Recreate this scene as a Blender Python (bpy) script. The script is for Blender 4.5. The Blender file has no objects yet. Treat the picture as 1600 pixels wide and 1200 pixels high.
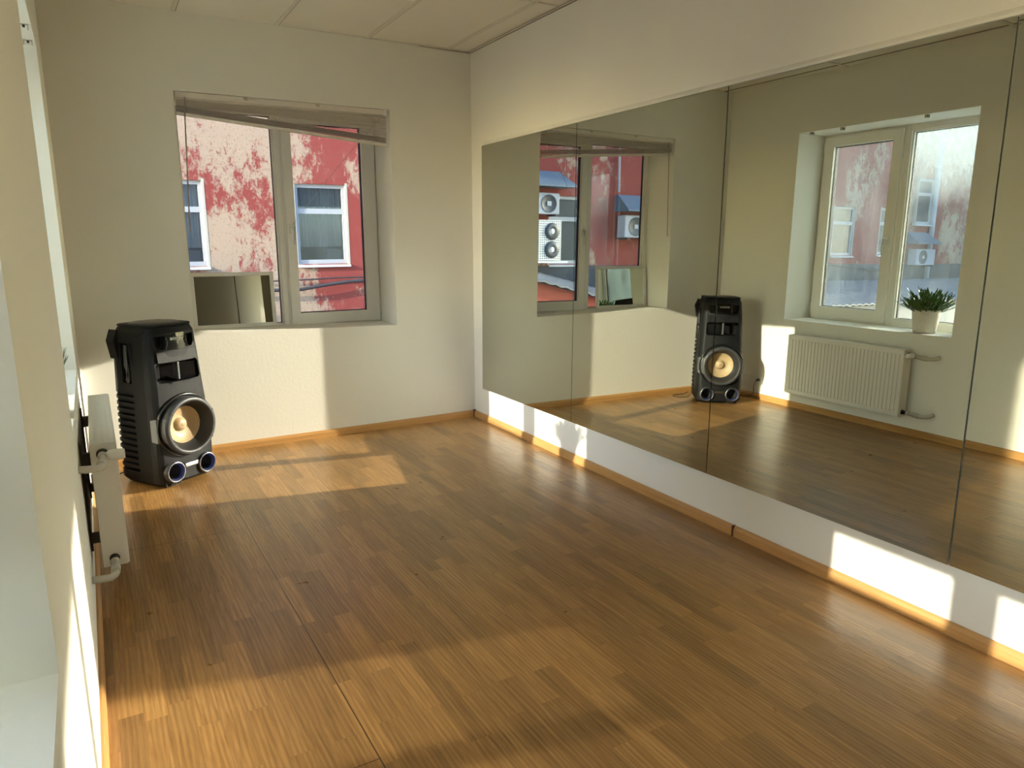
import bpy, bmesh, math, random
from mathutils import Matrix, Vector
random.seed(7)
S = bpy.context.scene
COL = S.collection

# ------------------------------------------------------------------ camera
CAM = Vector((-2.5232, -5.0453, 1.3946))
YAW, PITCH, ROLL = 0.5164, -0.1989, -0.0032
fwd = Vector((math.sin(YAW)*math.cos(PITCH), math.cos(YAW)*math.cos(PITCH), math.sin(PITCH)))
rgt = Vector((math.cos(YAW), -math.sin(YAW), 0)); up = rgt.cross(fwd)
r2 = rgt*math.cos(ROLL) + up*math.sin(ROLL); u2 = up*math.cos(ROLL) - rgt*math.sin(ROLL)
cd = bpy.data.cameras.new('camera'); cam = bpy.data.objects.new('camera', cd); COL.objects.link(cam)
cam.matrix_world = Matrix(((r2.x, u2.x, -fwd.x, CAM.x), (r2.y, u2.y, -fwd.y, CAM.y), (r2.z, u2.z, -fwd.z, CAM.z), (0, 0, 0, 1)))
cd.sensor_width = 36; cd.lens = 36*1125.36/1600; cd.clip_start = .02; cd.clip_end = 300
S.camera = cam

# ------------------------------------------------------------------ light, exposure
S.view_settings.view_transform = 'Standard'; S.view_settings.look = 'None'
S.view_settings.gamma = 1; S.view_settings.use_curve_mapping = False
S.view_settings.exposure = 1.62
SUN_AZ, SUN_EL = 0.222, 0.287          # dy/dx and drop per metre of x of the sunbeam
SUND = Vector((1, SUN_AZ, -SUN_EL)).normalized()
SUNCOL = (1.0, .90, .75); SUNPOW = 3.8
SKYPOW = 0.44
w = bpy.data.worlds.new('sky'); S.world = w; w.use_nodes = True
nt = w.node_tree; nt.nodes.clear()
sky = nt.nodes.new('ShaderNodeTexSky'); sky.sky_type = 'NISHITA'; sky.sun_disc = False
sky.sun_elevation = math.atan(SUN_EL/math.hypot(1, SUN_AZ)); sky.sun_rotation = math.radians(258)
bg = nt.nodes.new('ShaderNodeBackground'); bg.inputs[1].default_value = SKYPOW
wo = nt.nodes.new('ShaderNodeOutputWorld'); tint = nt.nodes.new('ShaderNodeMix'); tint.data_type = 'RGBA'; tint.blend_type = 'MULTIPLY'; tint.inputs[0].default_value = 1; tint.inputs[7].default_value = (.78, .95, 1.27, 1)
nt.links.new(sky.outputs[0], tint.inputs[6]); nt.links.new(tint.outputs[2], bg.inputs[0]); nt.links.new(bg.outputs[0], wo.inputs[0])
sl = bpy.data.lights.new('sun', 'SUN'); sun = bpy.data.objects.new('sun', sl); COL.objects.link(sun)
sl.energy = SUNPOW; sl.color = SUNCOL; sl.angle = math.radians(.6); sl.cycles.use_multiple_importance_sampling = False
sun.rotation_euler = SUND.to_track_quat('-Z', 'Y').to_euler(); sun.location = (-12, -4, 6)

# lamps added in place of low sunlight thrown back by the big mirrors: one parallel beam for each sunlit window pane,
# starting at the mirror and leaving in the mirrored direction of the sun
NM = Vector((1, .0028, -.0083)).normalized(); PM = Vector((-.024, -1.5, 1.2))
def reflect(d): return d - 2*d.dot(NM)*NM
RB = reflect(SUND)
def mirror_beam(y0, y1, z0, z1, k, soft=1.0):
    L = bpy.data.lights.new('mirror_sunbeam_lamp', 'AREA'); o = bpy.data.objects.new('mirror_sunbeam_lamp', L); COL.objects.link(o)
    L.shape = 'RECTANGLE'; L.spread = math.radians(soft)
    zax = -RB; xax = Vector((0, 0, 1)).cross(zax).normalized(); yax = zax.cross(xax)
    yv = Vector((0, 1, 0)); zv = Vector((0, 0, 1))
    L.size = (y1-y0)*abs((yv - yv.dot(RB)*RB).length); L.size_y = (z1-z0)*abs((zv - zv.dot(RB)*RB).length)
    c = Vector((0, (y0+y1)/2, (z0+z1)/2)); c.x = PM.x - ((c.y-PM.y)*NM.y + (c.z-PM.z)*NM.z)/NM.x
    c += RB*.26
    m = Matrix((xax, yax, zax)).transposed().to_4x4(); m.translation = c; o.matrix_world = m
    L.color = (SUNCOL[0]*.93, SUNCOL[1]*.95, SUNCOL[2]*.90)
    L.energy = SUNPOW*.82*k*L.size*L.size_y
    L.cycles.use_multiple_importance_sampling = False
mirror_beam(-.774, -.271, .266, 1.33, 1.06); mirror_beam(-1.488, -.885, .266, 1.38, 1.06)
for y0_, y1_ in ((-3.77, -3.28), (-4.50, -3.884)):      # weaker low down, where the blind's slats are stacked
    for za_, zb_, k_ in ((.30, .46, .22), (.46, .62, .50), (.62, 1.35, .95)): mirror_beam(y0_, y1_, za_, zb_, k_, 3.0)

# Cycles quality switches that belong to the scene
cy = S.cycles
cy.max_bounces = 14; cy.diffuse_bounces = 7; cy.glossy_bounces = 8; cy.transparent_max_bounces = 16; cy.transmission_bounces = 8
cy.sample_clamp_indirect = 6.0; cy.blur_glossy = .3
try:
    cy.use_denoising = True; cy.denoiser = 'OPENIMAGEDENOISE'; cy.denoising_input_passes = 'RGB_ALBEDO_NORMAL'
except Exception: pass

# ------------------------------------------------------------------ measures (metres)
W, FA, LA = 2.6777, .0148, .0108        # room width, slight skew of far and left wall
H = 2.7255; HB = .051; BACK = -8.2
FARM = Matrix.Rotation(math.atan(FA), 4, 'Z')                                   # far wall frame: x along wall, +y outward
LEFTM = Matrix.Translation((-W, 0, 0)) @ Matrix.Rotation(math.atan(LA), 4, 'Z')  # left wall frame: +x into the room, -y toward camera

# ------------------------------------------------------------------ materials
MATS = {}
def newmat(name):
    m = bpy.data.materials.new(name); m.use_nodes = True; m.node_tree.nodes.clear()
    return m, m.node_tree.nodes, m.node_tree.links
def N(ns, t, **k):
    n = ns.new(t)
    for a, b in k.items():
        if a.startswith('i_'):
            n.inputs[a[2:].replace('_', ' ')].default_value = b
        else: setattr(n, a, b)
    return n
def mat(name, col, rough=.5, metal=0, bump=0, bscale=60, var=0, vscale=3, spec=.5, emit=None, estr=0, coat=0):
    if name in MATS: return MATS[name]
    m, ns, lk = newmat(name)
    p = N(ns, 'ShaderNodeBsdfPrincipled'); o = N(ns, 'ShaderNodeOutputMaterial'); lk.new(p.outputs[0], o.inputs[0])
    p.inputs['Base Color'].default_value = (*col, 1); p.inputs['Roughness'].default_value = rough
    p.inputs['Metallic'].default_value = metal; p.inputs['Specular IOR Level'].default_value = spec
    p.inputs['Coat Weight'].default_value = coat
    tc = N(ns, 'ShaderNodeTexCoord')
    if emit: p.inputs['Emission Color'].default_value = (*emit, 1); p.inputs['Emission Strength'].default_value = estr
    if var:
        n1 = N(ns, 'ShaderNodeTexNoise'); n1.inputs['Scale'].default_value = vscale; n1.inputs['Detail'].default_value = 4
        lk.new(tc.outputs['Object'], n1.inputs['Vector'])
        mx = N(ns, 'ShaderNodeMix', data_type='RGBA'); mx.inputs[6].default_value = (*[c*(1-var) for c in col], 1); mx.inputs[7].default_value = (*[min(1, c*(1+var)) for c in col], 1)
        lk.new(n1.outputs[0], mx.inputs[0]); lk.new(mx.outputs[2], p.inputs['Base Color'])
    if bump:
        n2 = N(ns, 'ShaderNodeTexNoise'); n2.inputs['Scale'].default_value = bscale; n2.inputs['Detail'].default_value = 3
        lk.new(tc.outputs['Object'], n2.inputs['Vector'])
        b = N(ns, 'ShaderNodeBump'); b.inputs['Strength'].default_value = bump; b.inputs['Distance'].default_value = .002
        lk.new(n2.outputs[0], b.inputs['Height']); lk.new(b.outputs[0], p.inputs['Normal'])
    MATS[name] = m; return m

M_WALL = mat('wall_paint', (.80, .785, .715), .85, bump=.35, bscale=45, var=.02, vscale=2, spec=.25)
M_CEIL = mat('ceiling_tile', (.80, .775, .70), .95, bump=.3, bscale=200, spec=.1)
M_PVC = mat('white_pvc', (.80, .79, .75), .32, spec=.5)
M_GASK = mat('black_gasket', (.012, .012, .013), .6)
M_RAD = mat('radiator_enamel', (.80, .79, .74), .35)
M_BRASS = mat('nickel', (.55, .50, .42), .35, metal=1)
M_DARKM = mat('dark_steel', (.06, .055, .05), .5)
M_PIPE = mat('pipe_grey_plastic', (.62, .60, .54), .5)
M_BLIND = mat('blind_slat', (.72, .67, .60), .45)
M_BLK = mat('speaker_black', (.007, .008, .009), .5, spec=.25, bump=.4, bscale=900)
M_GLOSS = mat('speaker_gloss', (.008, .008, .009), .18)
M_GREY = mat('speaker_grey', (.045, .048, .052), .42)
M_SILV = mat('speaker_silver', (.12, .125, .13), .35, metal=.3)
M_TOP = mat('speaker_top', (.05, .045, .04), .3)
M_CHR = mat('chrome', (.25, .25, .27), .25, metal=1)
M_WHITE = mat('white_plastic', (.78, .78, .75), .4)
M_DOOR = mat('door_paint', (.50, .43, .32), .6, var=.03)

def mirror_material():
    m, ns, lk = newmat('mirror_silver')
    p = N(ns, 'ShaderNodeBsdfPrincipled'); o = N(ns, 'ShaderNodeOutputMaterial'); lk.new(p.outputs[0], o.inputs[0])
    p.inputs['Base Color'].default_value = (.60, .620, .555, 1); p.inputs['Metallic'].default_value = 1; p.inputs['Roughness'].default_value = 0
    return m
M_MIR = mirror_material()
M_MIREDGE = mat('mirror_edge', (.05, .07, .06), .3)

def glass(name, dirt, dscale=40, topfilm=0, tint=(.90, .93, .93)):
    """flat window glass: clear with fresnel reflection, plus dusty film that scatters light"""
    m, ns, lk = newmat(name)
    o = N(ns, 'ShaderNodeOutputMaterial'); tr = N(ns, 'ShaderNodeBsdfTransparent'); tr.inputs[0].default_value = (*tint, 1)
    gl = N(ns, 'ShaderNodeBsdfGlossy'); gl.inputs['Roughness'].default_value = .0; gl.inputs[0].default_value = (.9, .95, .95, 1)
    fr = N(ns, 'ShaderNodeFresnel'); fr.inputs[0].default_value = 1.5
    mx = N(ns, 'ShaderNodeMixShader'); lk.new(fr.outputs[0], mx.inputs[0]); lk.new(tr.outputs[0], mx.inputs[1]); lk.new(gl.outputs[0], mx.inputs[2])
    last = mx
    if dirt:
        tc = N(ns, 'ShaderNodeTexCoord')
        mp = N(ns, 'ShaderNodeMapping'); mp.inputs['Scale'].default_value = (1, 1, .45); lk.new(tc.outputs['Object'], mp.inputs[0])
        n1 = N(ns, 'ShaderNodeTexNoise'); n1.inputs['Scale'].default_value = dscale; n1.inputs['Detail'].default_value = 6; n1.inputs['Roughness'].default_value = .75
        lk.new(mp.outputs[0], n1.inputs[0])
        n2 = N(ns, 'ShaderNodeTexNoise'); n2.inputs['Scale'].default_value = 3.2; n2.inputs['Detail'].default_value = 4; lk.new(mp.outputs[0], n2.inputs[0])
        mul = N(ns, 'ShaderNodeMath', operation='MULTIPLY'); lk.new(n1.outputs[0], mul.inputs[0]); lk.new(n2.outputs[0], mul.inputs[1])
        sc = N(ns, 'ShaderNodeMapRange'); sc.inputs[1].default_value = .12; sc.inputs[2].default_value = .42; sc.inputs[3].default_value = dirt*.25; sc.inputs[4].default_value = dirt*1.9
        lk.new(mul.outputs[0], sc.inputs[0]); fac = sc.outputs[0]
        if topfilm:  # film grows denser towards the top of the pane
            sx = N(ns, 'ShaderNodeSeparateXYZ'); lk.new(tc.outputs['Object'], sx.inputs[0])
            ad0 = N(ns, 'ShaderNodeMath', operation='MULTIPLY_ADD'); ad0.inputs[1].default_value = .5; lk.new(n2.outputs[0], ad0.inputs[0]); lk.new(sx.outputs[2], ad0.inputs[2])
            g = N(ns, 'ShaderNodeMapRange'); g.inputs[1].default_value = 1.90; g.inputs[2].default_value = 2.48; g.inputs[3].default_value = 0; g.inputs[4].default_value = topfilm; lk.new(ad0.outputs[0], g.inputs[0])
            m3 = N(ns, 'ShaderNodeMath', operation='MULTIPLY_ADD'); lk.new(g.outputs[0], m3.inputs[0]); lk.new(n1.outputs[0], m3.inputs[1]); lk.new(fac, m3.inputs[2]); fac = m3.outputs[0]
        df = N(ns, 'ShaderNodeBsdfTranslucent'); df.inputs[0].default_value = (.62, .72, .78, 1)
        d2 = N(ns, 'ShaderNodeBsdfDiffuse'); d2.inputs[0].default_value = (.62, .70, .72, 1)
        m4 = N(ns, 'ShaderNodeMixShader'); m4.inputs[0].default_value = .5; lk.new(df.outputs[0], m4.inputs[1]); lk.new(d2.outputs[0], m4.inputs[2])
        m5 = N(ns, 'ShaderNodeMixShader'); lk.new(fac, m5.inputs[0]); lk.new(last.outputs[0], m5.inputs[1]); lk.new(m4.outputs[0], m5.inputs[2]); last = m5
    lk.new(last.outputs[0], o.inputs[0]); return m
M_GLASS = glass('window_glass', .012)
M_GLASSO = glass('neighbour_glass', .06, 12, tint=(.8, .82, .82))
M_GLASSD = glass('dusty_glass', .07, 42)
M_GLASSD2 = glass('dusty_glass_upper', .06, 55, topfilm=.95)

def floor_material():
    m, ns, lk = newmat('oak_laminate')
    o = N(ns, 'ShaderNodeOutputMaterial'); p = N(ns, 'ShaderNodeBsdfPrincipled'); lk.new(p.outputs[0], o.inputs[0])
    tc = N(ns, 'ShaderNodeTexCoord')
    mp = N(ns, 'ShaderNodeMapping'); mp.inputs['Rotation'].default_value = (0, 0, -.0128 + math.pi/2); lk.new(tc.outputs['Object'], mp.inputs[0])
    br = N(ns, 'ShaderNodeTexBrick'); br.offset = .37; br.offset_frequency = 2; br.squash = 1.35; br.squash_frequency = 3
    br.inputs['Scale'].default_value = 1; br.inputs['Brick Width'].default_value = .42; br.inputs['Row Height'].default_value = .066
    br.inputs['Mortar Size'].default_value = .0006; br.inputs['Mortar Smooth'].default_value = .5; br.inputs['Bias'].default_value = 0
    br.inputs['Color1'].default_value = (0, 0, 0, 1); br.inputs['Color2'].default_value = (1, 1, 1, 1); br.inputs['Mortar'].default_value = (.1, .1, .1, 1)
    lk.new(mp.outputs[0], br.inputs['Vector'])
    # grain, offset for each strip
    off = N(ns, 'ShaderNodeVectorMath', operation='SCALE'); lk.new(br.outputs['Color'], off.inputs[0]); off.inputs['Scale'].default_value = 7.3
    ad = N(ns, 'ShaderNodeVectorMath', operation='ADD'); lk.new(mp.outputs[0], ad.inputs[0]); lk.new(off.outputs[0], ad.inputs[1])
    g1 = N(ns, 'ShaderNodeMapping'); g1.inputs['Scale'].default_value = (2.2, 36, 1); lk.new(ad.outputs[0], g1.inputs[0])
    n1 = N(ns, 'ShaderNodeTexNoise'); n1.inputs['Scale'].default_value = 2.2; n1.inputs['Detail'].default_value = 8; n1.inputs['Roughness'].default_value = .62; n1.inputs['Distortion'].default_value = .5
    lk.new(g1.outputs[0], n1.inputs[0])
    g2 = N(ns, 'ShaderNodeMapping'); g2.inputs['Scale'].default_value = (2.6, 16, 1); lk.new(ad.outputs[0], g2.inputs[0])
    wv = N(ns, 'ShaderNodeTexWave', wave_type='RINGS'); wv.inputs['Scale'].default_value = 1.3; wv.inputs['Distortion'].default_value = 5.5; wv.inputs['Detail'].default_value = 2; wv.inputs['Detail Scale'].default_value = .8
    lk.new(g2.outputs[0], wv.inputs[0])
    cr = N(ns, 'ShaderNodeValToRGB'); cr.color_ramp.elements[0].position = .22; cr.color_ramp.elements[0].color = (.265, .13, .038, 1)
    cr.color_ramp.elements[1].position = .80; cr.color_ramp.elements[1].color = (.56, .325, .122, 1); lk.new(n1.outputs[0], cr.inputs[0])
    mw = N(ns, 'ShaderNodeMix', data_type='RGBA', blend_type='MULTIPLY'); mw.inputs[0].default_value = .22; lk.new(cr.outputs[0], mw.inputs[6]); lk.new(wv.outputs[0], mw.inputs[7])
    hv = N(ns, 'ShaderNodeMapRange'); hv.inputs[3].default_value = .74; hv.inputs[4].default_value = 1.16
    sp = N(ns, 'ShaderNodeSeparateColor'); lk.new(br.outputs['Color'], sp.inputs[0]); lk.new(sp.outputs[0], hv.inputs[0])
    mv = N(ns, 'ShaderNodeVectorMath', operation='SCALE'); lk.new(mw.outputs[2], mv.inputs[0]); lk.new(hv.outputs[0], mv.inputs['Scale'])
    # long dark joints of the floor sheets
    sx = N(ns, 'ShaderNodeSeparateXYZ'); m2 = N(ns, 'ShaderNodeMapping'); m2.inputs['Rotation'].default_value = (0, 0, -.0128); lk.new(tc.outputs['Object'], m2.inputs[0]); lk.new(m2.outputs[0], sx.inputs[0])
    def near(sock, c, wd):
        a = N(ns, 'ShaderNodeMath', operation='SUBTRACT'); lk.new(sock, a.inputs[0]); a.inputs[1].default_value = c
        b = N(ns, 'ShaderNodeMath', operation='ABSOLUTE'); lk.new(a.outputs[0], b.inputs[0])
        c2 = N(ns, 'ShaderNodeMath', operation='LESS_THAN'); lk.new(b.outputs[0], c2.inputs[0]); c2.inputs[1].default_value = wd; return c2.outputs[0]
    j1 = near(sx.outputs[0], -2.028, .0016)
    j2 = near(sx.outputs[1], -1.462, .0014); j3 = near(sx.outputs[1], -3.333, .0014)
    lt = N(ns, 'ShaderNodeMath', operation='LESS_THAN'); lk.new(sx.outputs[0], lt.inputs[0]); lt.inputs[1].default_value = -2.028
    a1 = N(ns, 'ShaderNodeMath', operation='ADD'); lk.new(j2, a1.inputs[0]); lk.new(j3, a1.inputs[1])
    a2 = N(ns, 'ShaderNodeMath', operation='MULTIPLY'); lk.new(a1.outputs[0], a2.inputs[0]); lk.new(lt.outputs[0], a2.inputs[1])
    a3 = N(ns, 'ShaderNodeMath', operation='MAXIMUM'); lk.new(a2.outputs[0], a3.inputs[0]); lk.new(j1, a3.inputs[1])
    fin = N(ns, 'ShaderNodeMix', data_type='RGBA'); lk.new(a3.outputs[0], fin.inputs[0]); lk.new(mv.outputs[0], fin.inputs[6]); fin.inputs[7].default_value = (.03, .015, .006, 1)
    lk.new(fin.outputs[2], p.inputs['Base Color'])
    n3 = N(ns, 'ShaderNodeTexNoise'); n3.inputs['Scale'].default_value = 9; n3.inputs['Detail'].default_value = 5; lk.new(mp.outputs[0], n3.inputs[0])
    rr = N(ns, 'ShaderNodeMapRange'); rr.inputs[3].default_value = .24; rr.inputs[4].default_value = .36; lk.new(n3.outputs[0], rr.inputs[0]); lk.new(rr.outputs[0], p.inputs['Roughness'])
    p.inputs['Specular IOR Level'].default_value = .65
    g4 = N(ns, 'ShaderNodeMapping'); g4.inputs['Scale'].default_value = (5, 16, 1); lk.new(mp.outputs[0], g4.inputs[0])
    n4 = N(ns, 'ShaderNodeTexNoise'); n4.inputs['Scale'].default_value = 1.5; n4.inputs['Detail'].default_value = 3; lk.new(g4.outputs[0], n4.inputs[0])
    b1 = N(ns, 'ShaderNodeBump'); b1.inputs['Strength'].default_value = .35; b1.inputs['Distance'].default_value = .004; lk.new(n4.outputs[0], b1.inputs['Height'])
    b2 = N(ns, 'ShaderNodeBump'); b2.inputs['Strength'].default_value = .12; b2.inputs['Distance'].default_value = .001; lk.new(n1.outputs[0], b2.inputs['Height']); lk.new(b1.outputs[0], b2.inputs['Normal'])
    lk.new(b2.outputs[0], p.inputs['Normal'])
    return m
M_FLOOR = floor_material()

def wood_material(name, c1, c2, axis=0):
    m, ns, lk = newmat(name)
    o = N(ns, 'ShaderNodeOutputMaterial'); p = N(ns, 'ShaderNodeBsdfPrincipled'); lk.new(p.outputs[0], o.inputs[0]); p.inputs['Roughness'].default_value = .4
    tc = N(ns, 'ShaderNodeTexCoord'); mp = N(ns, 'ShaderNodeMapping'); s = [60, 60, 60]; s[axis] = 3; mp.inputs['Scale'].default_value = s; lk.new(tc.outputs['Object'], mp.inputs[0])
    n1 = N(ns, 'ShaderNodeTexNoise'); n1.inputs['Scale'].default_value = 1; n1.inputs['Detail'].default_value = 5; lk.new(mp.outputs[0], n1.inputs[0])
    mx = N(ns, 'ShaderNodeMix', data_type='RGBA'); mx.inputs[6].default_value = (*c1, 1); mx.inputs[7].default_value = (*c2, 1); lk.new(n1.outputs[0], mx.inputs[0]); lk.new(mx.outputs[2], p.inputs['Base Color'])
    return m
M_BBX = wood_material('oak_skirting_x', (.40, .20, .06), (.62, .35, .125), 0)
M_BBY = wood_material('oak_skirting_y', (.40, .20, .06), (.62, .35, .125), 1)
M_BBJ = mat('skirting_joint', (.13, .06, .02), .5)

def peeling_material():
    m, ns, lk = newmat('peeling_red_render')
    o = N(ns, 'ShaderNodeOutputMaterial'); p = N(ns, 'ShaderNodeBsdfPrincipled'); lk.new(p.outputs[0], o.inputs[0]); p.inputs['Roughness'].default_value = .95; p.inputs['Specular IOR Level'].default_value = .1
    tc = N(ns, 'ShaderNodeTexCoord'); mp = N(ns, 'ShaderNodeMapping'); mp.inputs['Scale'].default_value = (1, 1, .6); mp.inputs['Location'].default_value = (2.1, 0, .9); lk.new(tc.outputs['Object'], mp.inputs[0])
    big = N(ns, 'ShaderNodeTexNoise'); big.inputs['Scale'].default_value = .75; big.inputs['Detail'].default_value = 3; big.inputs['Roughness'].default_value = .5; lk.new(mp.outputs[0], big.inputs[0])
    sm = N(ns, 'ShaderNodeTexNoise'); sm.inputs['Scale'].default_value = 4.5; sm.inputs['Detail'].default_value = 12; sm.inputs['Roughness'].default_value = .88; lk.new(mp.outputs[0], sm.inputs[0])
    a = N(ns, 'ShaderNodeMath', operation='MULTIPLY_ADD'); a.inputs[1].default_value = .75; lk.new(big.outputs[0], a.inputs[0]); lk.new(sm.outputs[0], a.inputs[2])
    sx = N(ns, 'ShaderNodeSeparateXYZ'); lk.new(tc.outputs['Object'], sx.inputs[0])      # the render has weathered most between two of the windows
    wx = N(ns, 'ShaderNodeMath', operation='ADD'); wx.inputs[1].default_value = .15; lk.new(sx.outputs[0], wx.inputs[0])
    wa = N(ns, 'ShaderNodeMath', operation='ABSOLUTE'); lk.new(wx.outputs[0], wa.inputs[0])
    wr = N(ns, 'ShaderNodeMapRange', interpolation_type='SMOOTHSTEP'); wr.inputs[1].default_value = .2; wr.inputs[2].default_value = 1.4; wr.inputs[3].default_value = .15; wr.inputs[4].default_value = 0; lk.new(wa.outputs[0], wr.inputs[0])
    a_ = N(ns, 'ShaderNodeMath', operation='ADD'); lk.new(a.outputs[0], a_.inputs[0]); lk.new(wr.outputs[0], a_.inputs[1]); a = a_
    cr = N(ns, 'ShaderNodeValToRGB'); cr.color_ramp.elements[0].position = 0; cr.color_ramp.elements[1].position = 1
    th = N(ns, 'ShaderNodeMapRange'); th.inputs[1].default_value = .905; th.inputs[2].default_value = .935; lk.new(a.outputs[0], th.inputs[0])
    n3 = N(ns, 'ShaderNodeTexNoise'); n3.inputs['Scale'].default_value = 38; n3.inputs['Detail'].default_value = 8; n3.inputs['Roughness'].default_value = .75; lk.new(mp.outputs[0], n3.inputs[0])
    red = N(ns, 'ShaderNodeMix', data_type='RGBA'); red.inputs[6].default_value = (.25, .043, .034, 1); red.inputs[7].default_value = (.31, .075, .058, 1); lk.new(sm.outputs[0], red.inputs[0])
    crm = N(ns, 'ShaderNodeValToRGB'); e = crm.color_ramp.elements; e[0].position = .36; e[0].color = (.16, .095, .06, 1); e[1].position = .45; e[1].color = (.44, .31, .205, 1); lk.new(n3.outputs[0], crm.inputs[0])
    mx = N(ns, 'ShaderNodeMix', data_type='RGBA'); lk.new(th.outputs[0], mx.inputs[0]); lk.new(red.outputs[2], mx.inputs[6]); lk.new(crm.outputs[0], mx.inputs[7]); lk.new(mx.outputs[2], p.inputs['Base Color'])
    b = N(ns, 'ShaderNodeBump'); b.inputs['Strength'].default_value = .5; b.inputs['Distance'].default_value = .01; lk.new(th.outputs[0], b.inputs['Height']); lk.new(b.outputs[0], p.inputs['Normal'])
    return m
M_PEEL = peeling_material()

# ------------------------------------------------------------------ mesh helpers
class MB:
    """collects shapes and links them as ONE mesh object"""
    def __init__(s): s.bm = bmesh.new(); s.mats = []; s.cur = 0
    def m(s, mt):
        if mt not in s.mats: s.mats.append(mt)
        s.cur = s.mats.index(mt); return s
    def _fin(s, vs, M=None, smooth=False):
        if M is not None: bmesh.ops.transform(s.bm, matrix=M, verts=vs)
        for f in set(f for v in vs for f in v.link_faces): f.material_index = s.cur; f.smooth = smooth
        return vs
    def box(s, x0, x1, y0, y1, z0, z1, M=None, bev=0):
        vs = [s.bm.verts.new(p) for p in ((x0, y0, z0), (x1, y0, z0), (x1, y1, z0), (x0, y1, z0), (x0, y0, z1), (x1, y0, z1), (x1, y1, z1), (x0, y1, z1))]
        fs = [s.bm.faces.new([vs[i] for i in q]) for q in ((0, 3, 2, 1), (4, 5, 6, 7), (0, 1, 5, 4), (1, 2, 6, 5), (2, 3, 7, 6), (3, 0, 4, 7))]
        for f in fs: f.material_index = s.cur
        if bev:
            r = bmesh.ops.bevel(s.bm, geom=list(set(e for v in vs for e in v.link_edges)), offset=bev, segments=2, profile=.6, affect='EDGES')
            vs = list(set(v for f in r['faces'] for v in f.verts) | set(v for v in vs if v.is_valid))
            for f in r['faces']: f.material_index = s.cur
        if M is not None: bmesh.ops.transform(s.bm, matrix=M, verts=vs)
        return s
    def prism(s, pts, a, b, axis='y', M=None):
        """extrude outline pts from a to b; pts are (x,z) for axis y, (x,y) for z, (y,z) for x"""
        def P(p, t): return {'y': (p[0], t, p[1]), 'z': (p[0], p[1], t), 'x': (t, p[0], p[1])}[axis]
        A = [s.bm.verts.new(P(p, a)) for p in pts]; B = [s.bm.verts.new(P(p, b)) for p in pts]; n = len(pts)
        s.bm.faces.new(A); s.bm.faces.new(B[::-1])
        for i in range(n): s.bm.faces.new((A[i], B[i], B[(i+1) % n], A[(i+1) % n]))
        s._fin(A+B, M); return s
    def lathe(s, prof, seg=48, M=None, smooth=True, closed=False):
        """prof: (radius, height) spun round local z"""
        rings = []
        for r, z in prof:
            if r < 1e-6: rings.append([s.bm.verts.new((0, 0, z))])
            else: rings.append([s.bm.verts.new((r*math.cos(2*math.pi*k/seg), r*math.sin(2*math.pi*k/seg), z)) for k in range(seg)])
        L = list(zip(rings, rings[1:])) + ([(rings[-1], rings[0])] if closed else [])
        for a, b in L:
            for k in range(seg):
                k2 = (k+1) % seg
                if len(a) == 1 and len(b) > 1: s.bm.faces.new((a[0], b[k], b[k2]))
                elif len(b) == 1 and len(a) > 1: s.bm.faces.new((a[k], b[0], a[k2]))
                elif len(a) > 1: s.bm.faces.new((a[k], b[k], b[k2], a[k2]))
        s._fin([v for r in rings for v in r], M, smooth); return s
    def cyl(s, p, q, r, seg=20, r2=None, smooth=True):
        p, q = Vector(p), Vector(q); d = q-p; L = d.length; r2 = r if r2 is None else r2
        M = Matrix.Translation(p) @ d.to_track_quat('Z', 'Y').to_matrix().to_4x4()
        return s.lathe([(0, 0), (r, 0), (r2, L), (0, L)], seg, M, smooth)
    def tube(s, pts, r, seg=10):
        pts = [Vector(p) for p in pts]; rings = []
        for i, p in enumerate(pts):
            d = (pts[min(i+1, len(pts)-1)] - pts[max(i-1, 0)]).normalized(); q = d.to_track_quat('Z', 'Y')
            rings.append([s.bm.verts.new(p + q @ Vector((r*math.cos(2*math.pi*k/seg), r*math.sin(2*math.pi*k/seg), 0))) for k in range(seg)])
        for a, b in zip(rings, rings[1:]):
            for k in range(seg): s.bm.faces.new((a[k], b[k], b[(k+1) % seg], a[(k+1) % seg]))
        s.bm.faces.new(rings[0]); s.bm.faces.new(rings[-1][::-1]); s._fin([v for r_ in rings for v in r_], None, True); return s
    def loft(s, secs, smooth=False):
        R = [[s.bm.verts.new(p) for p in sec] for sec in secs]; n = len(R[0])
        for a, b in zip(R, R[1:]):
            for k in range(n): s.bm.faces.new((a[k], a[(k+1) % n], b[(k+1) % n], b[k]))
        s.bm.faces.new(R[0][::-1]); s.bm.faces.new(R[-1]); s._fin([v for r_ in R for v in r_], None, smooth); return s
    def face(s, pts):
        vs = [s.bm.verts.new(p) for p in pts]; s.bm.faces.new(vs).material_index = s.cur; return s
    def build(s, name, mt=None, parent=None, M=None, sharp=None):
        if mt is not None: s.mats = [mt]
        bmesh.ops.recalc_face_normals(s.bm, faces=s.bm.faces)
        me = bpy.data.meshes.new(name); s.bm.to_mesh(me); s.bm.free()
        for t in s.mats: me.materials.append(t)
        if sharp is not None:
            try: me.set_sharp_from_angle(angle=math.radians(sharp))
            except Exception: pass
        o = bpy.data.objects.new(name, me); COL.objects.link(o)
        if parent: o.parent = parent
        if M is not None:
            if parent: o.matrix_parent_inverse = Matrix(); o.matrix_basis = M
            else: o.matrix_world = M
        return o
def thing(name, label, cat, M, group=None):
    o = bpy.data.objects.new(name, None); COL.objects.link(o); o.matrix_world = M; o.empty_display_size = .1
    o['label'] = label; o['category'] = cat
    if group: o['group'] = group
    return o
def tag(o, label, cat, group=None):
    o['label'] = label; o['category'] = cat
    if group: o['group'] = group
    return o
def struct(o, label=None):
    o['kind'] = 'structure'
    if label: o['label'] = label
    return o
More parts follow.
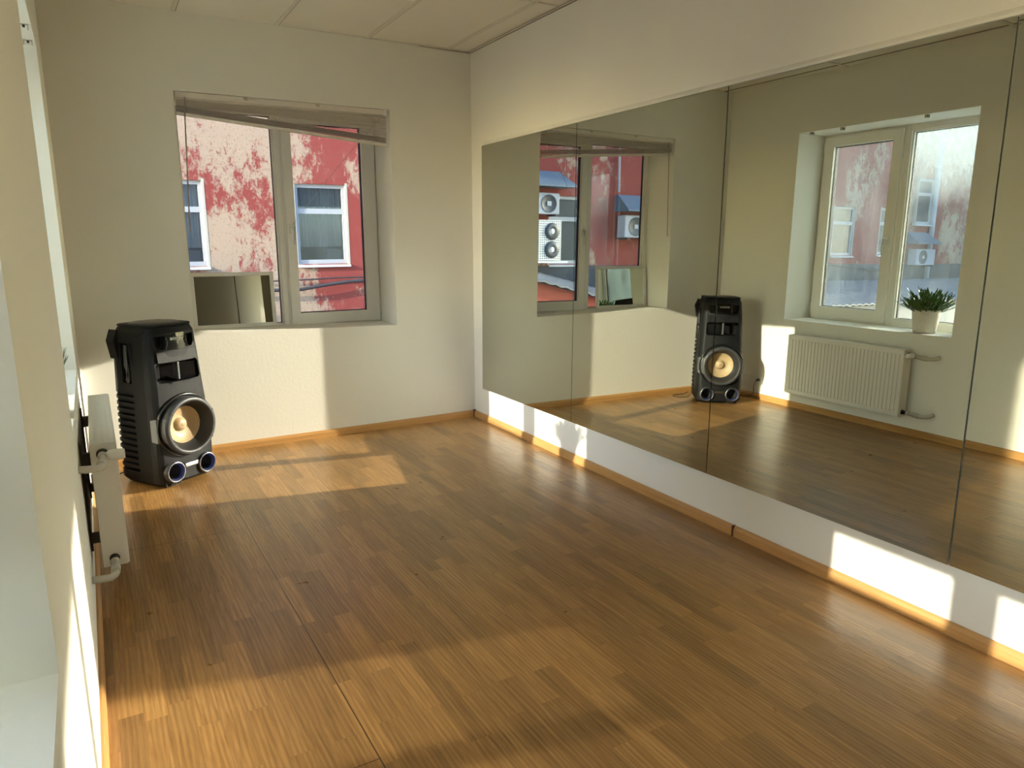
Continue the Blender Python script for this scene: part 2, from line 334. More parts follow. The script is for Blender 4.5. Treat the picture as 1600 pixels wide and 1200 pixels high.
def copy_tree(o, parent=None):
    c = o.copy(); COL.objects.link(c)
    if parent: c.parent = parent
    for ch in list(o.children): copy_tree(ch, c)
    return c
def T(x, y, z=0): return Matrix.Translation((x, y, z))
def RZ(a): return Matrix.Rotation(a, 4, 'Z')
def RX(a): return Matrix.Rotation(a, 4, 'X')
def RY(a): return Matrix.Rotation(a, 4, 'Y')
def boolean(o, cutter_mb):
    c = cutter_mb.build('cut', M_BLK); c.parent = o.parent
    md = o.modifiers.new('b', 'BOOLEAN'); md.object = c; md.operation = 'DIFFERENCE'; md.solver = 'EXACT'
    bpy.context.view_layer.update()
    me = bpy.data.meshes.new_from_object(o.evaluated_get(bpy.context.evaluated_depsgraph_get()))
    o.modifiers.clear(); old = o.data; o.data = me; me.name = o.name
    bpy.data.objects.remove(c); bpy.data.meshes.remove(old)

# ------------------------------------------------------------------ room shell
TH = .42
mb = MB(); mb.box(-3.3, .45, BACK-.3, .5, -.12, 0); struct(mb.build('floor', M_FLOOR))
# far wall with its window opening (bottom edge runs slightly off level, as in the room)
FX0, FX1, FZT, FZL, FZR = -2.022, -.640, 2.281, .803, .774
mb = MB()
mb.prism([(-3.25, 0), (FX0, 0), (FX0, H+.1), (-3.25, H+.1)], 0, TH)
mb.prism([(FX1, 0), (.45, 0), (.45, H+.1), (FX1, H+.1)], 0, TH)
mb.prism([(FX0, 0), (FX1, 0), (FX1, FZR), (FX0, FZL)], 0, TH)
mb.prism([(FX0, FZT), (FX1, FZT), (FX1, H+.1), (FX0, H+.1)], 0, TH)
struct(mb.build('wall_far', M_WALL, M=FARM))
# left wall, two window openings; local y = -distance from the far wall
W1A, W1B, W1T, W1S = -.803, -2.241, 2.286, .750
W2A, W2B = -3.845, -5.30
mb = MB()
def lw(y0, y1, z0, z1): mb.box(-TH, 0, y0, y1, z0, z1)
lw(W1A, .3, 0, H+.1); lw(W2A, W1B, 0, H+.1); lw(BACK-.1, W2B, 0, H+.1)
for a, b in ((W1B, W1A), (W2B, W2A)): lw(a, b, 0, W1S); lw(a, b, W1T, H+.1)
struct(mb.build('wall_left', M_WALL, M=LEFTM))
mb = MB(); mb.box(0, .30, BACK-.1, .3, 0, H+.1); struct(mb.build('wall_right', M_WALL))
mb = MB(); mb.box(-3.2, .3, BACK-.3, BACK, 0, H+.1); struct(mb.build('wall_back', M_WALL))
# suspended ceiling: tiles with recessed joints and a flat T-grid
mb = MB(); mb.m(M_CEIL); mb.box(-3.25, .35, BACK-.2, .45, H+.006, H+.25)
TO, TY = .172, 1.205
xs = [-TO-.6*i for i in range(5)]; ys = [-TY*j for j in range(1, 7)]
mb.m(mat('ceiling_t_bar', (.70, .67, .60), .6))
for x in xs: mb.box(x-.024, x, BACK, .02, H, H+.007) 
for y in ys: mb.box(-2.75, 0, y-.012, y+.012, H, H+.0065)
mb.box(-.022, .01, BACK, .02, H-.001, H+.007); mb.box(-2.8, 0, -.02, .05, H, H+.0066)
mb.m(mat('joint_shadow_gap', (.20, .17, .12), .9))
for x in xs: mb.box(x, x+.004, BACK, 0, H+.0015, H+.0055)
mb.box(-2.7, 0, -.006, 0.04, H-.0035, H-.0005)
mb.box(-.005, 0.003, BACK, 0, H-.0035, H-.0005)
mb.box(-.030, -.026, BACK, 0, H-.0015, H-.0008)
for y in ys: mb.box(-2.7, 0, y+.012, y+.016, H+.0015, H+.0055)
struct(mb.build('ceiling'))

# skirting boards
BP = [(0, 0), (.016, 0), (.016, .034), (.011, .046), (.007, HB), (0, HB)]
mb = MB(); mb.prism([(-p, z) for p, z in BP], -2.78, -.015, 'x', M=None)
b1 = struct(mb.build('baseboard_far', M_BBX, M=FARM))
mb = MB(); mb.prism([(-p, z) for p, z in BP], BACK, -.001, 'y'); b2 = struct(mb.build('baseboard_right', M_BBY))
mb = MB(); mb.prism([(p, z) for p, z in BP], BACK, -.017, 'y'); b3 = struct(mb.build('baseboard_left', M_BBY, M=LEFTM))
mb = MB(); mb.box(-.0215, 0, -2.760, -2.752, 0, HB+.002); mb.build('joint_cover', M_BBJ, b2)
mb = MB(); mb.box(-.022, 0, -.022, 0, 0, HB+.004); mb.build('corner_cover', M_BBJ, b2)
mb = MB(); mb.box(0, .0215, -3.40, -3.392, 0, HB+.002); mb.build('joint_cover', M_BBJ, b3)

# ------------------------------------------------------------------ windows: uPVC, fixed pane left, sash right (seen from inside)
def upvc_window(n, M, u0, u1, z0, z1, split, d, gl, gr, fixglass, sashglass, handle_z):
    root = bpy.data.objects.new('window_%d' % n, None); COL.objects.link(root); root.matrix_world = M; root['kind'] = 'structure'
    # frame: outer ring + mullion.  gl/gr = (u0,u1,z0,z1) of the visible glass, fixed and sash
    def ring(mb, a, b, y0, y1, bev=.004):
        (x0, x1, c0, c1), (X0, X1, C0, C1) = a, b
        mb.box(X0, x0, y0, y1, C0, C1, bev=bev); mb.box(x1, X1, y0, y1, C0, C1, bev=bev)
        mb.box(x0-.002, x1+.002, y0, y1, C0, c0, bev=bev); mb.box(x0-.002, x1+.002, y0, y1, c1, C1, bev=bev)
    mb = MB()
    ring(mb, (gl[0]-.012, gl[1]+.012, gl[2]-.012, gl[3]+.012), (u0, split, z0, z1), d, d+.07)
    ring(mb, (split+.045, u1-.035, z0+.045, z1-.035), (split, u1, z0, z1), d, d+.07)
    ring(mb, gl, (gl[0]-.016, gl[1]+.016, gl[2]-.016, gl[3]+.016), d+.012, d+.04, .003)
    mb.build('window_frame', M_PVC, root)
    mb = MB(); ring(mb, (gl[0]+.003, gl[1]-.003, gl[2]+.003, gl[3]-.003), (gl[0]-.002, gl[1]+.002, gl[2]-.002, gl[3]+.002), d+.036, d+.056, 0); mb.build('gasket', M_GASK, root)
    mb = MB(); mb.box(gl[0], gl[1], d+.043, d+.049, gl[2], gl[3]); mb.build('fixed_pane', fixglass, root)
    so = (split+.012, u1-.012, z0+.022, z1-.022)
    mb = MB(); ring(mb, gr, so, d-.018, d+.045); s = mb.build('sash', M_PVC, root)
    mb = MB(); ring(mb, (gr[0]+.004, gr[1]-.004, gr[2]+.004, gr[3]-.004), (gr[0]-.001, gr[1]+.001, gr[2]-.001, gr[3]+.001), d+.010, d+.043, 0); mb.build('sash_gasket', M_GASK, s)
    mb = MB(); mb.box(gr[0], gr[1], d+.020, d+.026, gr[2], gr[3]); mb.build('sash_pane', sashglass, s)
    hx = (so[0]+gr[0])/2
    mb = MB(); mb.box(hx-.014, hx+.014, d-.03, d-.017, handle_z-.035, handle_z+.035, bev=.004); mb.cyl((hx, d-.03, handle_z+.01), (hx, d-.052, handle_z+.01), .010)
    mb.tube([(hx, d-.05, handle_z+.012), (hx+.012, d-.056, handle_z+.008), (hx+.014, d-.056, handle_z-.04), (hx+.010, d-.054, handle_z-.11)], .0085)
    mb.build('handle', M_WHITE, s)
    mb = MB()
    for zz in (z0+.10, z1-.10): mb.cyl((u1-.010, d-.012, zz-.045), (u1-.010, d-.012, zz+.045), .008)
    mb.build('hinge', M_WHITE, s)
    return root
FW = upvc_window(1, FARM, FX0-.02, FX1+.0, .762, FZT+.01, -1.335, .33, (-1.975, -1.385, .800, 2.228), (-1.258, -.750, .866, 2.192), M_GLASS, M_GLASS, 1.47)
LW = LEFTM @ RZ(math.pi/2)     # x along the wall (+ = toward the far wall), +y outward
upvc_window(2, LW, W1B-.03, W1A+.0, W1S-.005, W1T+.005, -1.527, .33, (-2.200, -1.585, .815, 2.229), (-1.434, -.909, .862, 2.190), M_GLASSD2, M_GLASSD, 1.42)
upvc_window(3, LW @ T(-2.990, 0), W1B-.03, W1A-.02, W1S-.005, W1T+.005, -1.527, .33, (-2.200, -1.585, .815, 2.229), (-1.434, -.948, .862, 2.190), M_GLASSD, M_GLASSD, 1.42)
for M_, sx, sz in ((FARM @ T((FX0+FX1)/2, TH+.12), FX1-FX0, FZT-.78), (LW @ T((W1A+W1B)/2, TH+.12), W1A-W1B, W1T-W1S), (LW @ T((W2A+W2B)/2, TH+.12), W2A-W2B, W1T-W1S)):
    L = bpy.data.lights.new('window_portal', 'AREA'); L.shape = 'RECTANGLE'; L.size = sx; L.size_y = sz; L.cycles.is_portal = True
    o = bpy.data.objects.new('window_portal', L); COL.objects.link(o); o.matrix_world = M_ @ T(0, 0, 1.53) @ RX(-math.pi/2)

# added wall-coloured slab further back on the right wall (only the little mirror shows its dark strip, put there for a shadow gap)
root = bpy.data.objects.new('added_slab_1', None); COL.objects.link(root); root.matrix_world = T(0, -5.69, 0); root['kind'] = 'structure'
mb = MB(); mb.box(-.028, 0, -.95, -.012, .008, 2.35, bev=.003); mb.build('slab_face', M_WALL, root)
mb = MB(); mb.box(-.006, 0, -.012, .012, .008, 2.35); mb.build('shadow_strip', M_DARKM, root)

# ------------------------------------------------------------------ mirrors
MZ0, MZ1 = .2635, 2.054
def mirror_panel(y0, y1, where, tilt=0.0):
    mb = MB(); mb.m(M_MIREDGE)
    def X(y, z): return PM.x - ((y-PM.y)*NM.y + (z-PM.z)*(NM.z+tilt))/NM.x
    f = [(X(y, z), y, z) for y, z in ((y0, MZ0), (y1, MZ0), (y1, MZ1), (y0, MZ1))]
    bk = [(x+.004, y, z) for x, y, z in f]
    mb.m(M_MIR).face(f); mb.m(M_MIREDGE).face(bk[::-1])
    for i in range(4): j = (i+1) % 4; mb.face([f[i], bk[i], bk[j], f[j]])
    bmesh.ops.remove_doubles(mb.bm, verts=mb.bm.verts, dist=1e-6)
    tag(mb.build('wall_mirror'), 'tall frameless mirror panel on the right wall, '+where, 'mirror', 'mirror panels along the right wall')
YS = [-.2036, -1.4063, -2.5785, -3.7511, -4.45]
g = .0028
mirror_panel(YS[1]+g, YS[0], 'the panel nearest the room corner')
mirror_panel(YS[2]+g, YS[1]-g, 'the second panel counted from the room corner')
mirror_panel(YS[3]+g, YS[2]-g, 'the panel showing the radiator and potted plant')
mirror_panel(YS[4]+g, YS[3]-g, 'cut off by the picture edge', .0022)
# plaster ledge above the mirrors
mb = MB(); mb.prism([(-.010, MZ1+.014), (0, MZ1+.030), (0, MZ1+.004), (-.010, MZ1+.004)], -4.47, -.19, 'y'); struct(mb.build('trim_1', M_WALL))

# ------------------------------------------------------------------ small framed mirror on the far window sill
R_ = [(-1.997, .222, .787), (-1.443, .256, .782), (-1.447, .291, 1.163)]
p0, p1, p2 = map(Vector, R_); xa = (p1-p0).normalized(); za = (p2-p1); za = (za - za.dot(xa)*xa).normalized(); ya = za.cross(xa)
Mm = Matrix((xa, ya, za)).transposed().to_4x4(); Mm.translation = Vector((-1.9970, .232, .797))
t = thing('framed_mirror', 'small white framed mirror leaning against the blind-covered window on its sill', 'mirror', Mm)
mw, mh, fb = .553, .381, .026
mb = MB()
mb.box(0, mw, -.008, .010, 0, fb, bev=.002); mb.box(0, mw, -.008, .010, mh-fb, mh, bev=.002); mb.box(0, fb, -.008, .010, fb-.002, mh-fb+.002, bev=.002); mb.box(mw-fb, mw, -.008, .010, fb-.002, mh-fb+.002, bev=.002)
mb.build('mirror_frame', mat('mirror_frame_white', (.72, .71, .68), .4), t)
mb = MB(); mb.box(fb-.003, mw-fb+.003, -.001, .004, fb-.003, mh-fb+.003); mb.build('mirror_glass', M_MIR, t)

# ------------------------------------------------------------------ venetian blinds
def slat(parent, uL, uR, zL, zR, t, wdt=.024, tilt=0.0, name='slat', sag=0):
    """one curved slat from (uL,zL) to (uR,zR)"""
    mb = MB(); n = 10; pr = []
    for k in range(5):
        a = (k/4-.5); pr.append((a*wdt*math.cos(tilt), a*wdt*math.sin(tilt) + .0022*(1-4*a*a)))
    secs = []
    rows = []
    for i in range(n+1):
        f = i/n; u = uL+(uR-uL)*f; z = zL+(zR-zL)*f - sag*4*f*(1-f)
        rows.append([mb.bm.verts.new((u, t+a, z+b)) for a, b in pr] + [mb.bm.verts.new((u, t+a, z+b-.0004)) for a, b in reversed(pr)])
    for a, b in zip(rows, rows[1:]):
        for k in range(10): mb.bm.faces.new((a[k], a[(k+1) % 10], b[(k+1) % 10], b[k]))
    mb.bm.faces.new(rows[0]); mb.bm.faces.new(rows[-1][::-1])
    return mb.build(name, M_BLIND, parent)
t = thing('venetian_blind', 'slatted venetian blind drawn up crookedly at the top of the far window', 'blind', FARM)
BX0, BX1, BT = -2.012, -.664, .036
mb = MB(); mb.box(BX0, BX1, .014, .042, 2.245, 2.279, bev=.002); hr = mb.build('headrail', M_BLIND, t)
mb = MB(); mb.box(BX1-.02, BX1+.006, .010, .046, 2.240, 2.281, bev=.003); mb.build('bracket', M_WHITE, hr)
for bx in (-1.60, -1.14):
    mb = MB(); mb.box(bx-.012, bx+.012, .009, .02, 2.262, 2.2835, bev=.002); mb.build('clip', M_BRASS, hr)
NS = 9
for i in range(NS):
    f = (i+1)/NS
    zL = 2.240 - .058*(f**.9); zR = 2.243 - .148*f
    slat(t, BX0+.004, BX1+.002, zL, zR, .030, tilt=(.55 if i < 5 else .18)+.05*math.sin(i*2.1))
RL, RR = 2.155, 2.045
for i in range(9):
    e = .0042*i
    slat(t, BX0+.004+.002*math.sin(i*5), BX1+.003*math.sin(i*3), RL+.010+e, RR+.016+e, .030, tilt=.06*math.sin(i*4))
mb = MB(); a = math.atan2(RR-RL, BX1-BX0); mb.box(0, math.hypot(BX1-BX0, RR-RL), -.013, .013, -.010, .008, M=T(BX0, .030, RL) @ RY(-a), bev=.003); mb.build('bottom_rail', M_BLIND, t)
for bx in (-1.86, -1.34, -.80):
    f = (bx-BX0)/(BX1-BX0); zb = RL+(RR-RL)*f
    mb = MB()
    for yy in (.0165, .0435): mb.cyl((bx, yy, 2.243), (bx, yy, zb), .0011, 6)
    mb.build('ladder_cord', M_WHITE, t)
mb = MB(); mb.cyl((-1.958, .010, 2.250), (-1.962, .010, 2.215), .004, 8); mb.cyl((-1.962, .010, 2.215), (-1.995, .012, 1.445), .0042, 8); mb.build('tilt_wand', mat('wand_plastic', (.42, .38, .34), .3), t)
mb = MB(); mb.tube([(-.69, .008, 2.238), (-.86, .10, 2.04), (-1.10, .215, 1.74), (-1.262, .278, 1.53), (-1.289, .280, 1.497)], .0013, 6); mb.build('pull_cord', mat('cord_grey', (.40, .36, .32), .6), t)
mb = MB(); mb.tube([(-.70, .012, 2.24), (-.712, .011, 2.12), (-.713, .011, 2.03)], .0012, 6); mb.build('lift_cord', M_WHITE, t)
# blind of the near left window: lowered, slats open, a sunlit strip left free under it
t = thing('venetian_blind', 'lowered venetian blind of the nearest left window, its slats striping the sunlight', 'blind', LW @ T(-3.055, .10, .03))
mb = MB(); mb.box(-2.225, -.825, .014, .042, 2.245, 2.279, bev=.002); mb.build('headrail', M_BLIND, t)
nsl = 56
for i in range(nsl):
    z = 2.235 - i*.0215
    slat(t, -2.22, -.83, z, z, .030, tilt=.10)
for i in range(9): slat(t, -2.22, -.83, .992+.0045*i, .992+.0045*i, .030, tilt=0)
mb = MB(); mb.box(-2.22, -.83, .017, .043, .975, .992, bev=.003); mb.build('bottom_rail', M_BLIND, t)
# bare blind brackets over the plant window
for x, y, wh in ((-.012, -.905, 'nearest the room corner'), (-.012, -1.19, 'in the middle of three'), (-.012, -1.865, 'above the potted plant')):
    t = thing('blind_bracket', 'small metal blind clip under the window head, '+wh, 'bracket', LEFTM @ T(x, y, W1T), 'blind clips over the plant window')
    mb = MB(); mb.box(-.030, .002, -.009, .009, -.003, 0); mb.box(-.002, .001, -.009, .009, -.022, 0); mb.box(-.034, -.030, -.009, .009, -.020, 0); mb.build('clip_plate', M_BRASS, t)
    mb = MB(); mb.cyl((-.015, 0, -.003), (-.015, 0, -.012), .005, 10); mb.build('screw', M_DARKM, t)

# ------------------------------------------------------------------ radiator under the plant window
t = thing('radiator', 'white panel radiator with vertical ribs and thermostat under the left window', 'radiator', LEFTM)
RX0, RX1, RY0, RY1, RZ0, RZ1 = .036, .128, -1.995, -.972, .145, .640
mb = MB()   # front panel with pressed vertical ribs
pts = []; nr = 31; pitch = (RY1-RY0-.05)/nr; y = RY0+.025
out = [(RX1-.004, RY0+.004)]
for i in range(nr):
    out += [(RX1-.0065, y+.1*pitch), (RX1-.0065, y+.28*pitch), (RX1-.001, y+.40*pitch), (RX1-.001, y+.94*pitch)]; y += pitch
out.append((RX1-.004, RY1-.004))
ring = out + [(RX1-.018, RY1-.004), (RX1-.018, RY0+.004)]
mb.prism(ring, RZ0+.035, RZ1-.035, 'z')
mb.box(RX1-.016, RX1, RY0+.001, RY1-.001, RZ1-.036, RZ1-.002, bev=.003); mb.box(RX1-.016, RX1, RY0+.001, RY1-.001, RZ0+.002, RZ0+.036, bev=.003)
mb.box(RX1-.016, RX1, RY0+.001, RY0+.024, RZ0+.02, RZ1-.02, bev=.003); mb.box(RX1-.016, RX1, RY1-.024, RY1-.001, RZ0+.02, RZ1-.02, bev=.003)
mb.build('front_panel', M_RAD, t)
mb = MB(); mb.box(RX0, RX0+.016, RY0+.01, RY1-.01, RZ0+.01, RZ1-.02, bev=.003); mb.build('back_panel', mat('radiator_back', (.42, .39, .34), .6), t)
for yy in (RY0, RY1-.003):
    mb = MB(); mb.box(RX0+.002, RX1-.006, yy, yy+.003, RZ0, RZ1, bev=.001); mb.build('side_cover', M_RAD, t)
mb = MB(); mb.box(RX0+.002, RX1-.006, RY0, RY1, RZ1-.004, RZ1)
mb.m(M_DARKM)
y = RY0+.05
while y < RY1-.05:
    for k in range(3): mb.box(RX0+.018+k*.022, RX0+.030+k*.022, y, y+.012, RZ1-.001, RZ1+.0008)
    y += .024
mb.mats = [M_RAD, M_DARKM]
for f in mb.bm.faces: pass
o = mb.build('top_grille', None, t)
for yy in (RY0+.16, RY1-.16):
    mb = MB(); mb.box(.0, .008, yy-.016, yy+.016, RZ0+.02, RZ1-.03); mb.box(.004, RX0+.006, yy-.012, yy+.012, RZ1-.12, RZ1-.07); mb.box(.004, RX0+.006, yy-.012, yy+.012, RZ0+.05, RZ0+.09); mb.build('wall_bracket', mat('bracket_steel', (.16, .145, .12), .5), t)
VY = RY0
mb = MB(); mb.cyl((.078, VY+.001, .600), (.078, VY-.006, .600), .021, 24); mb.m(M_BRASS)
mb.mats = [M_DARKM, M_BRASS]
mb.cyl((.078, VY-.004, .600), (.078, VY-.034, .600), .0125, 16); mb.cyl((.078, VY-.012, .600), (.078, VY-.022, .600), .016, 6); v = mb.build('radiator_valve', None, t)
mb = MB(); mb.lathe([(0, 0), (.011, 0), (.014, .006), (.0195, .012), (.0215, .03), (.020, .055), (.0175, .066), (0, .067)], 20, T(.086, VY-.042, .602) @ RY(math.pi/2)); mb.cyl((.070, VY-.042, .601), (.088, VY-.042, .602), .013, 14); mb.build('thermostat_head', M_WHITE, v)
mb = MB(); mb.cyl((.078, VY-.028, .600), (.078, VY-.052, .598), .0165, 18); mb.tube([(.078, VY-.048, .598), (.078, VY-.085, .592), (.072, VY-.14, .590), (.060, VY-.168, .592), (.035, VY-.180, .596), (.0, VY-.182, .600)], .0135, 16)
mb.cyl((.074, VY-.10, .592), (.070, VY-.135, .590), .017, 18); mb.build('supply_pipe', M_PIPE, t)
mb = MB(); mb.cyl((.078, VY+.001, .178), (.078, VY-.004, .178), .018, 24); mb.m(M_BRASS); mb.mats = [M_DARKM, M_BRASS]; mb.cyl((.078, VY-.004, .178), (.078, VY-.036, .178), .0125, 16); mb.cyl((.078, VY-.016, .178), (.078, VY-.026, .178), .0155, 6); mb.build('lockshield_valve', None, t)
mb = MB(); mb.cyl((.078, VY-.034, .178), (.078, VY-.056, .177), .0165, 18); mb.tube([(.078, VY-.05, .177), (.078, VY-.10, .172), (.074, VY-.145, .170), (.060, VY-.172, .172), (.035, VY-.184, .178), (.0, VY-.187, .183)], .0135, 16); mb.cyl((.078, VY-.085, .174), (.076, VY-.125, .171), .0172, 18); mb.build('return_pipe', M_PIPE, t)

# ------------------------------------------------------------------ sockets and speaker cable
def socket(name, label, M, flush=False):
    t = thing(name, label, 'socket', M)
    mb = MB(); mb.box(-.040, .040, -.009, 0, -.040, .040, bev=.003); mb.build('face_plate', M_WHITE, t)
    mb = MB(); mb.lathe([(.0, .012), (.018, .012), (.0195, 0), (.022, -.001), (.022, .003)], 28, T(0, -.0085, 0) @ RX(-math.pi/2)); mb.build('socket_well', mat('socket_inner', (.55, .54, .50), .4), t)
    for s in (-1, 1):
        mb = MB(); mb.cyl((s*.0095, -.0085, 0), (s*.0095, -.0005, 0), .0026, 10); mb.build('contact_hole', M_GASK, t)
    return t
for y, wh in ((-.429, 'nearest the corner, behind the loudspeaker'), (-.509, 'middle of the three'), (-.590, 'with the black cable plugged in')):
    socket('wall_socket', 'white wall socket low on the left wall, '+wh, LEFTM @ T(0, y, .178) @ RZ(math.pi/2))['group'] = 'sockets on the left wall'
socket('wall_socket', 'white wall socket low on the right wall under the corner mirror panel', T(0, -.985, .187) @ RZ(-math.pi/2))
mb = MB(); mb.cyl((-2.660, -.592, .178), (-2.632, -.592, .178), .011, 14)
mb.tube([(-2.635, -.592, .178), (-2.618, -.592, .172), (-2.605, -.585, .13), (-2.615, -.58, .06), (-2.615, -.52, .012), (-2.615, -.42, .006), (-2.575, -.31, .006), (-2.49, -.235, .02), (-2.405, -.235, .06), (-2.395, -.250, .09)], .0032, 8)
tag(mb.build('power_cable', mat('cable_black', (.015, .015, .015), .5)), 'thin black power cable from the wall socket to the back of the loudspeaker', 'cable')
mb = MB(); mb.tube([(-2.22, -.16, .03), (-2.18, -.13, .006), (-2.10, -.11, .0045), (-2.04, -.15, .0045), (-2.06, -.22, .0045), (-2.14, -.24, .0045), (-2.20, -.215, .02)], .0028, 8)
tag(mb.build('antenna_wire', MATS['cable_black']), 'thin black wire looped on the floor behind the loudspeaker', 'wire')

# ------------------------------------------------------------------ party loudspeaker
SPM = T(-2.273, -.436, 0) @ RZ(math.radians(33.5))
t = thing('loudspeaker', 'tall black party loudspeaker with a golden woofer cone in the room corner', 'speaker', SPM)
def sec(z, wf, wb, yf, yb, c=.045, bulge=0.0):
    fr = []                                             # right half of the front: gently bowed face, rounded corner
    for k in range(1, 5): x_ = (wf-c)*k/4; fr.append((x_, yf - bulge*(1-(k/4)**2), z))
    for k in range(1, 6):
        q = k/5*math.pi/2; fr.append((wf-c + c*math.sin(q), yf + c*1.25*(1-math.cos(q)), z))
    lf = [(-x_, y_, z) for x_, y_, z in reversed(fr)]
    return lf + [(0, yf-bulge, z)] + fr + [(wb, yb-.05, z), (wb-.012, yb-.015, z), (wb-.04, yb, z), (-wb+.04, yb, z), (-wb+.012, yb-.015, z), (-wb, yb-.05, z)]
mb = MB(); mb.m(M_BLK)
mb.loft([sec(.012, .170, .165, -.165, .175), sec(.035, .193, .180, -.186, .190, .05, .01), sec(.20, .196, .182, -.190, .190, .05, .012), sec(.40, .190, .178, -.184, .188, .05, .012),
         sec(.575, .180, .172, -.172, .185, .05, .014), sec(.74, .172, .168, -.160, .180, .045, .018), sec(.885, .160, .158, -.150, .165, .04, .022), sec(.915, .146, .146, -.138, .150, .035, .02)])
body = mb.build('cabinet', None, t)
cut = MB()
cut.prism([(-.142, .622), (-.130, .606), (.130, .606), (.142, .622), (.138, .705), (.126, .718), (-.126, .718), (-.138, .705)], -.30, -.06, 'y')      # horn mouth
cut.lathe([(0, 0), (.158, 0), (.158, .3), (0, .3)], 64, T(0, -.12, .345) @ RX(math.pi/2))                                                         # woofer
for s in (-1, 1):
    cut.lathe([(0, 0), (.047, 0), (.047, .3), (0, .3)], 40, T(s*.108, -.06, .092) @ RX(math.pi/2))                                                # ports
    cut.prism([(s*.128, .868), (s*.060, .868), (s*.062, .81), (s*.074, .792), (s*.112, .795), (s*.124, .815)], -.30, -.125, 'y')                     # front pockets
    a, b = sorted((s*.125, s*.3))
    cut.box(a, b, .005, .085, .600, .825)                                                                                                          # side handle recess
boolean(body, cut)
cut = MB()
for s in (-1, 1):
    for k in range(13):
        z = .085 + k*.0365
        a, b = sorted((s*.152, s*.3)); cut.box(a, b, -.005, .25, z, z+.018)
boolean(body, cut)
mb = MB(); mb.box(-.10, .10, -.10, .12, 0, .014); mb.build('base', M_BLK, t)
for s in (-1, 1):
    mb = MB(); mb.prism([(s*.165, .900), (s*.190, .838), (s*.172, .735), (s*.150, .75), (s*.150, .89)], .105, .170, 'y'); mb.build('side_wing', M_BLK, t)
    mb = MB(); mb.tube([(s*.160, .045, .815), (s*.164, .045, .79), (s*.170, .045, .70), (s*.168, .045, .62), (s*.160, .045, .603)], .011, 12); mb.build('side_handle', M_GREY, t)
    mb = MB(); mb.box(*sorted((s*.128, s*.150)), .050, .082, .60, .70); mb.build('handle_backing', M_GREY, t)
    mb = MB(); mb.box(*sorted((s*.126, s*.172)), -.004, .006, .595, .83, bev=.003); mb.box(*sorted((s*.126, s*.170)), .083, .092, .595, .83, bev=.003); mb.build('recess_rim', M_BLK, t)
# top deck
mb = MB(); mb.loft([[(x*.98, y_*.98, .915) for x, y_, z in sec(0, .146, .146, -.138, .150, .035, .02)], [(x, y_, .922) for x, y_, z in sec(0, .150, .150, -.146, .153, .04, .022)], [(x*.97, y_*.97, .930) for x, y_, z in sec(0, .150, .150, -.146, .153, .04, .022)]]); mb.build('top_cover', M_BLK, t)
mb = MB(); mb.lathe([(0, .0045), (.118, .0045), (.122, .002), (.122, -.002), (0, -.002)], 48, T(0, 0, .9305) @ Matrix.Diagonal((1.08, 1.12, 1, 1))); mb.build('touch_panel', M_TOP, t)
# display band with maker's name
def fy(z): return -.172 + (z-.575)/(.885-.575)*(.022) - .006
mb = MB(); nseg = 10; F = []
for z in (.786, .880):
    row = []
    for k in range(nseg+1):
        x = -.058 + .116*k/nseg; row.append((x, fy(z)-.018*(1-(abs(x)/.15)), z))
    F.append(row)
for k in range(nseg): mb.face([F[0][k], F[0][k+1], F[1][k+1], F[1][k]])
for k in range(nseg): 
    for a, b in ((F[0][k], F[0][k+1]), (F[1][k], F[1][k+1])): mb.face([a, b, (b[0], b[1]+.01, b[2]), (a[0], a[1]+.01, a[2])])
for zz in (0, nseg): mb.face([F[0][zz], F[1][zz], (F[1][zz][0], F[1][zz][1]+.01, .880), (F[0][zz][0], F[0][zz][1]+.01, .786)])
bmesh.ops.remove_doubles(mb.bm, verts=mb.bm.verts, dist=1e-5)
disp = mb.build('display_panel', M_GLOSS, t)
fc = bpy.data.curves.new('txt', 'FONT'); fc.body = 'SONY'; fc.size = .024; fc.extrude = .0006; fc.align_x = 'CENTER'; fc.space_character = 1.12; fc.offset = .0004
fo = bpy.data.objects.new('txt', fc); COL.objects.link(fo); bpy.context.view_layer.update()
me = bpy.data.meshes.new_from_object(fo.evaluated_get(bpy.context.evaluated_depsgraph_get())); bpy.data.objects.remove(fo)
me.materials.clear(); me.materials.append(mat('logo_white', (.75, .75, .75), .4)); lo = bpy.data.objects.new('logo', me); COL.objects.link(lo); lo.parent = t
lo.matrix_basis = T(.0, fy(.84)-.0195, .842) @ RX(math.pi/2) @ Matrix.Diagonal((1.25, .85, 1, 1))
# front pockets glossy covers, lower apron
for s in (-1, 1):
    mb = MB(); mb.prism([(s*.122, .862), (s*.066, .862), (s*.068, .815), (s*.077, .799), (s*.109, .802), (s*.118, .820)], -.128, -.122, 'y'); mb.build('tweeter_pocket', M_GLOSS, t)
    mb = MB(); mb.tube([(s*.064, -.172, .862), (s*.062, -.178, .83), (s*.066, -.176, .81), (s*.072, -.174, .796)], .0035, 8); mb.build('pocket_edge', M_GREY, t)
mb = MB(); apr = []
for z in (.722, .780):
    apr.append([(-.128+.256*k/12, fy(z)-.010*(1-abs(-.128+.256*k/12)/.16)-(.004 if z < .73 else 0), z) for k in range(13)])
for k in range(12): mb.face([apr[0][k], apr[0][k+1], apr[1][k+1], apr[1][k]]); mb.face([apr[0][k], apr[0][k+1], (apr[0][k+1][0], -.12, .724), (apr[0][k][0], -.12, .724)]); mb.face([apr[1][k], apr[1][k+1], (apr[1][k+1][0], -.12, .780), (apr[1][k][0], -.12, .780)])
bmesh.ops.remove_doubles(mb.bm, verts=mb.bm.verts, dist=1e-5); mb.build('front_lip', M_BLK, t)
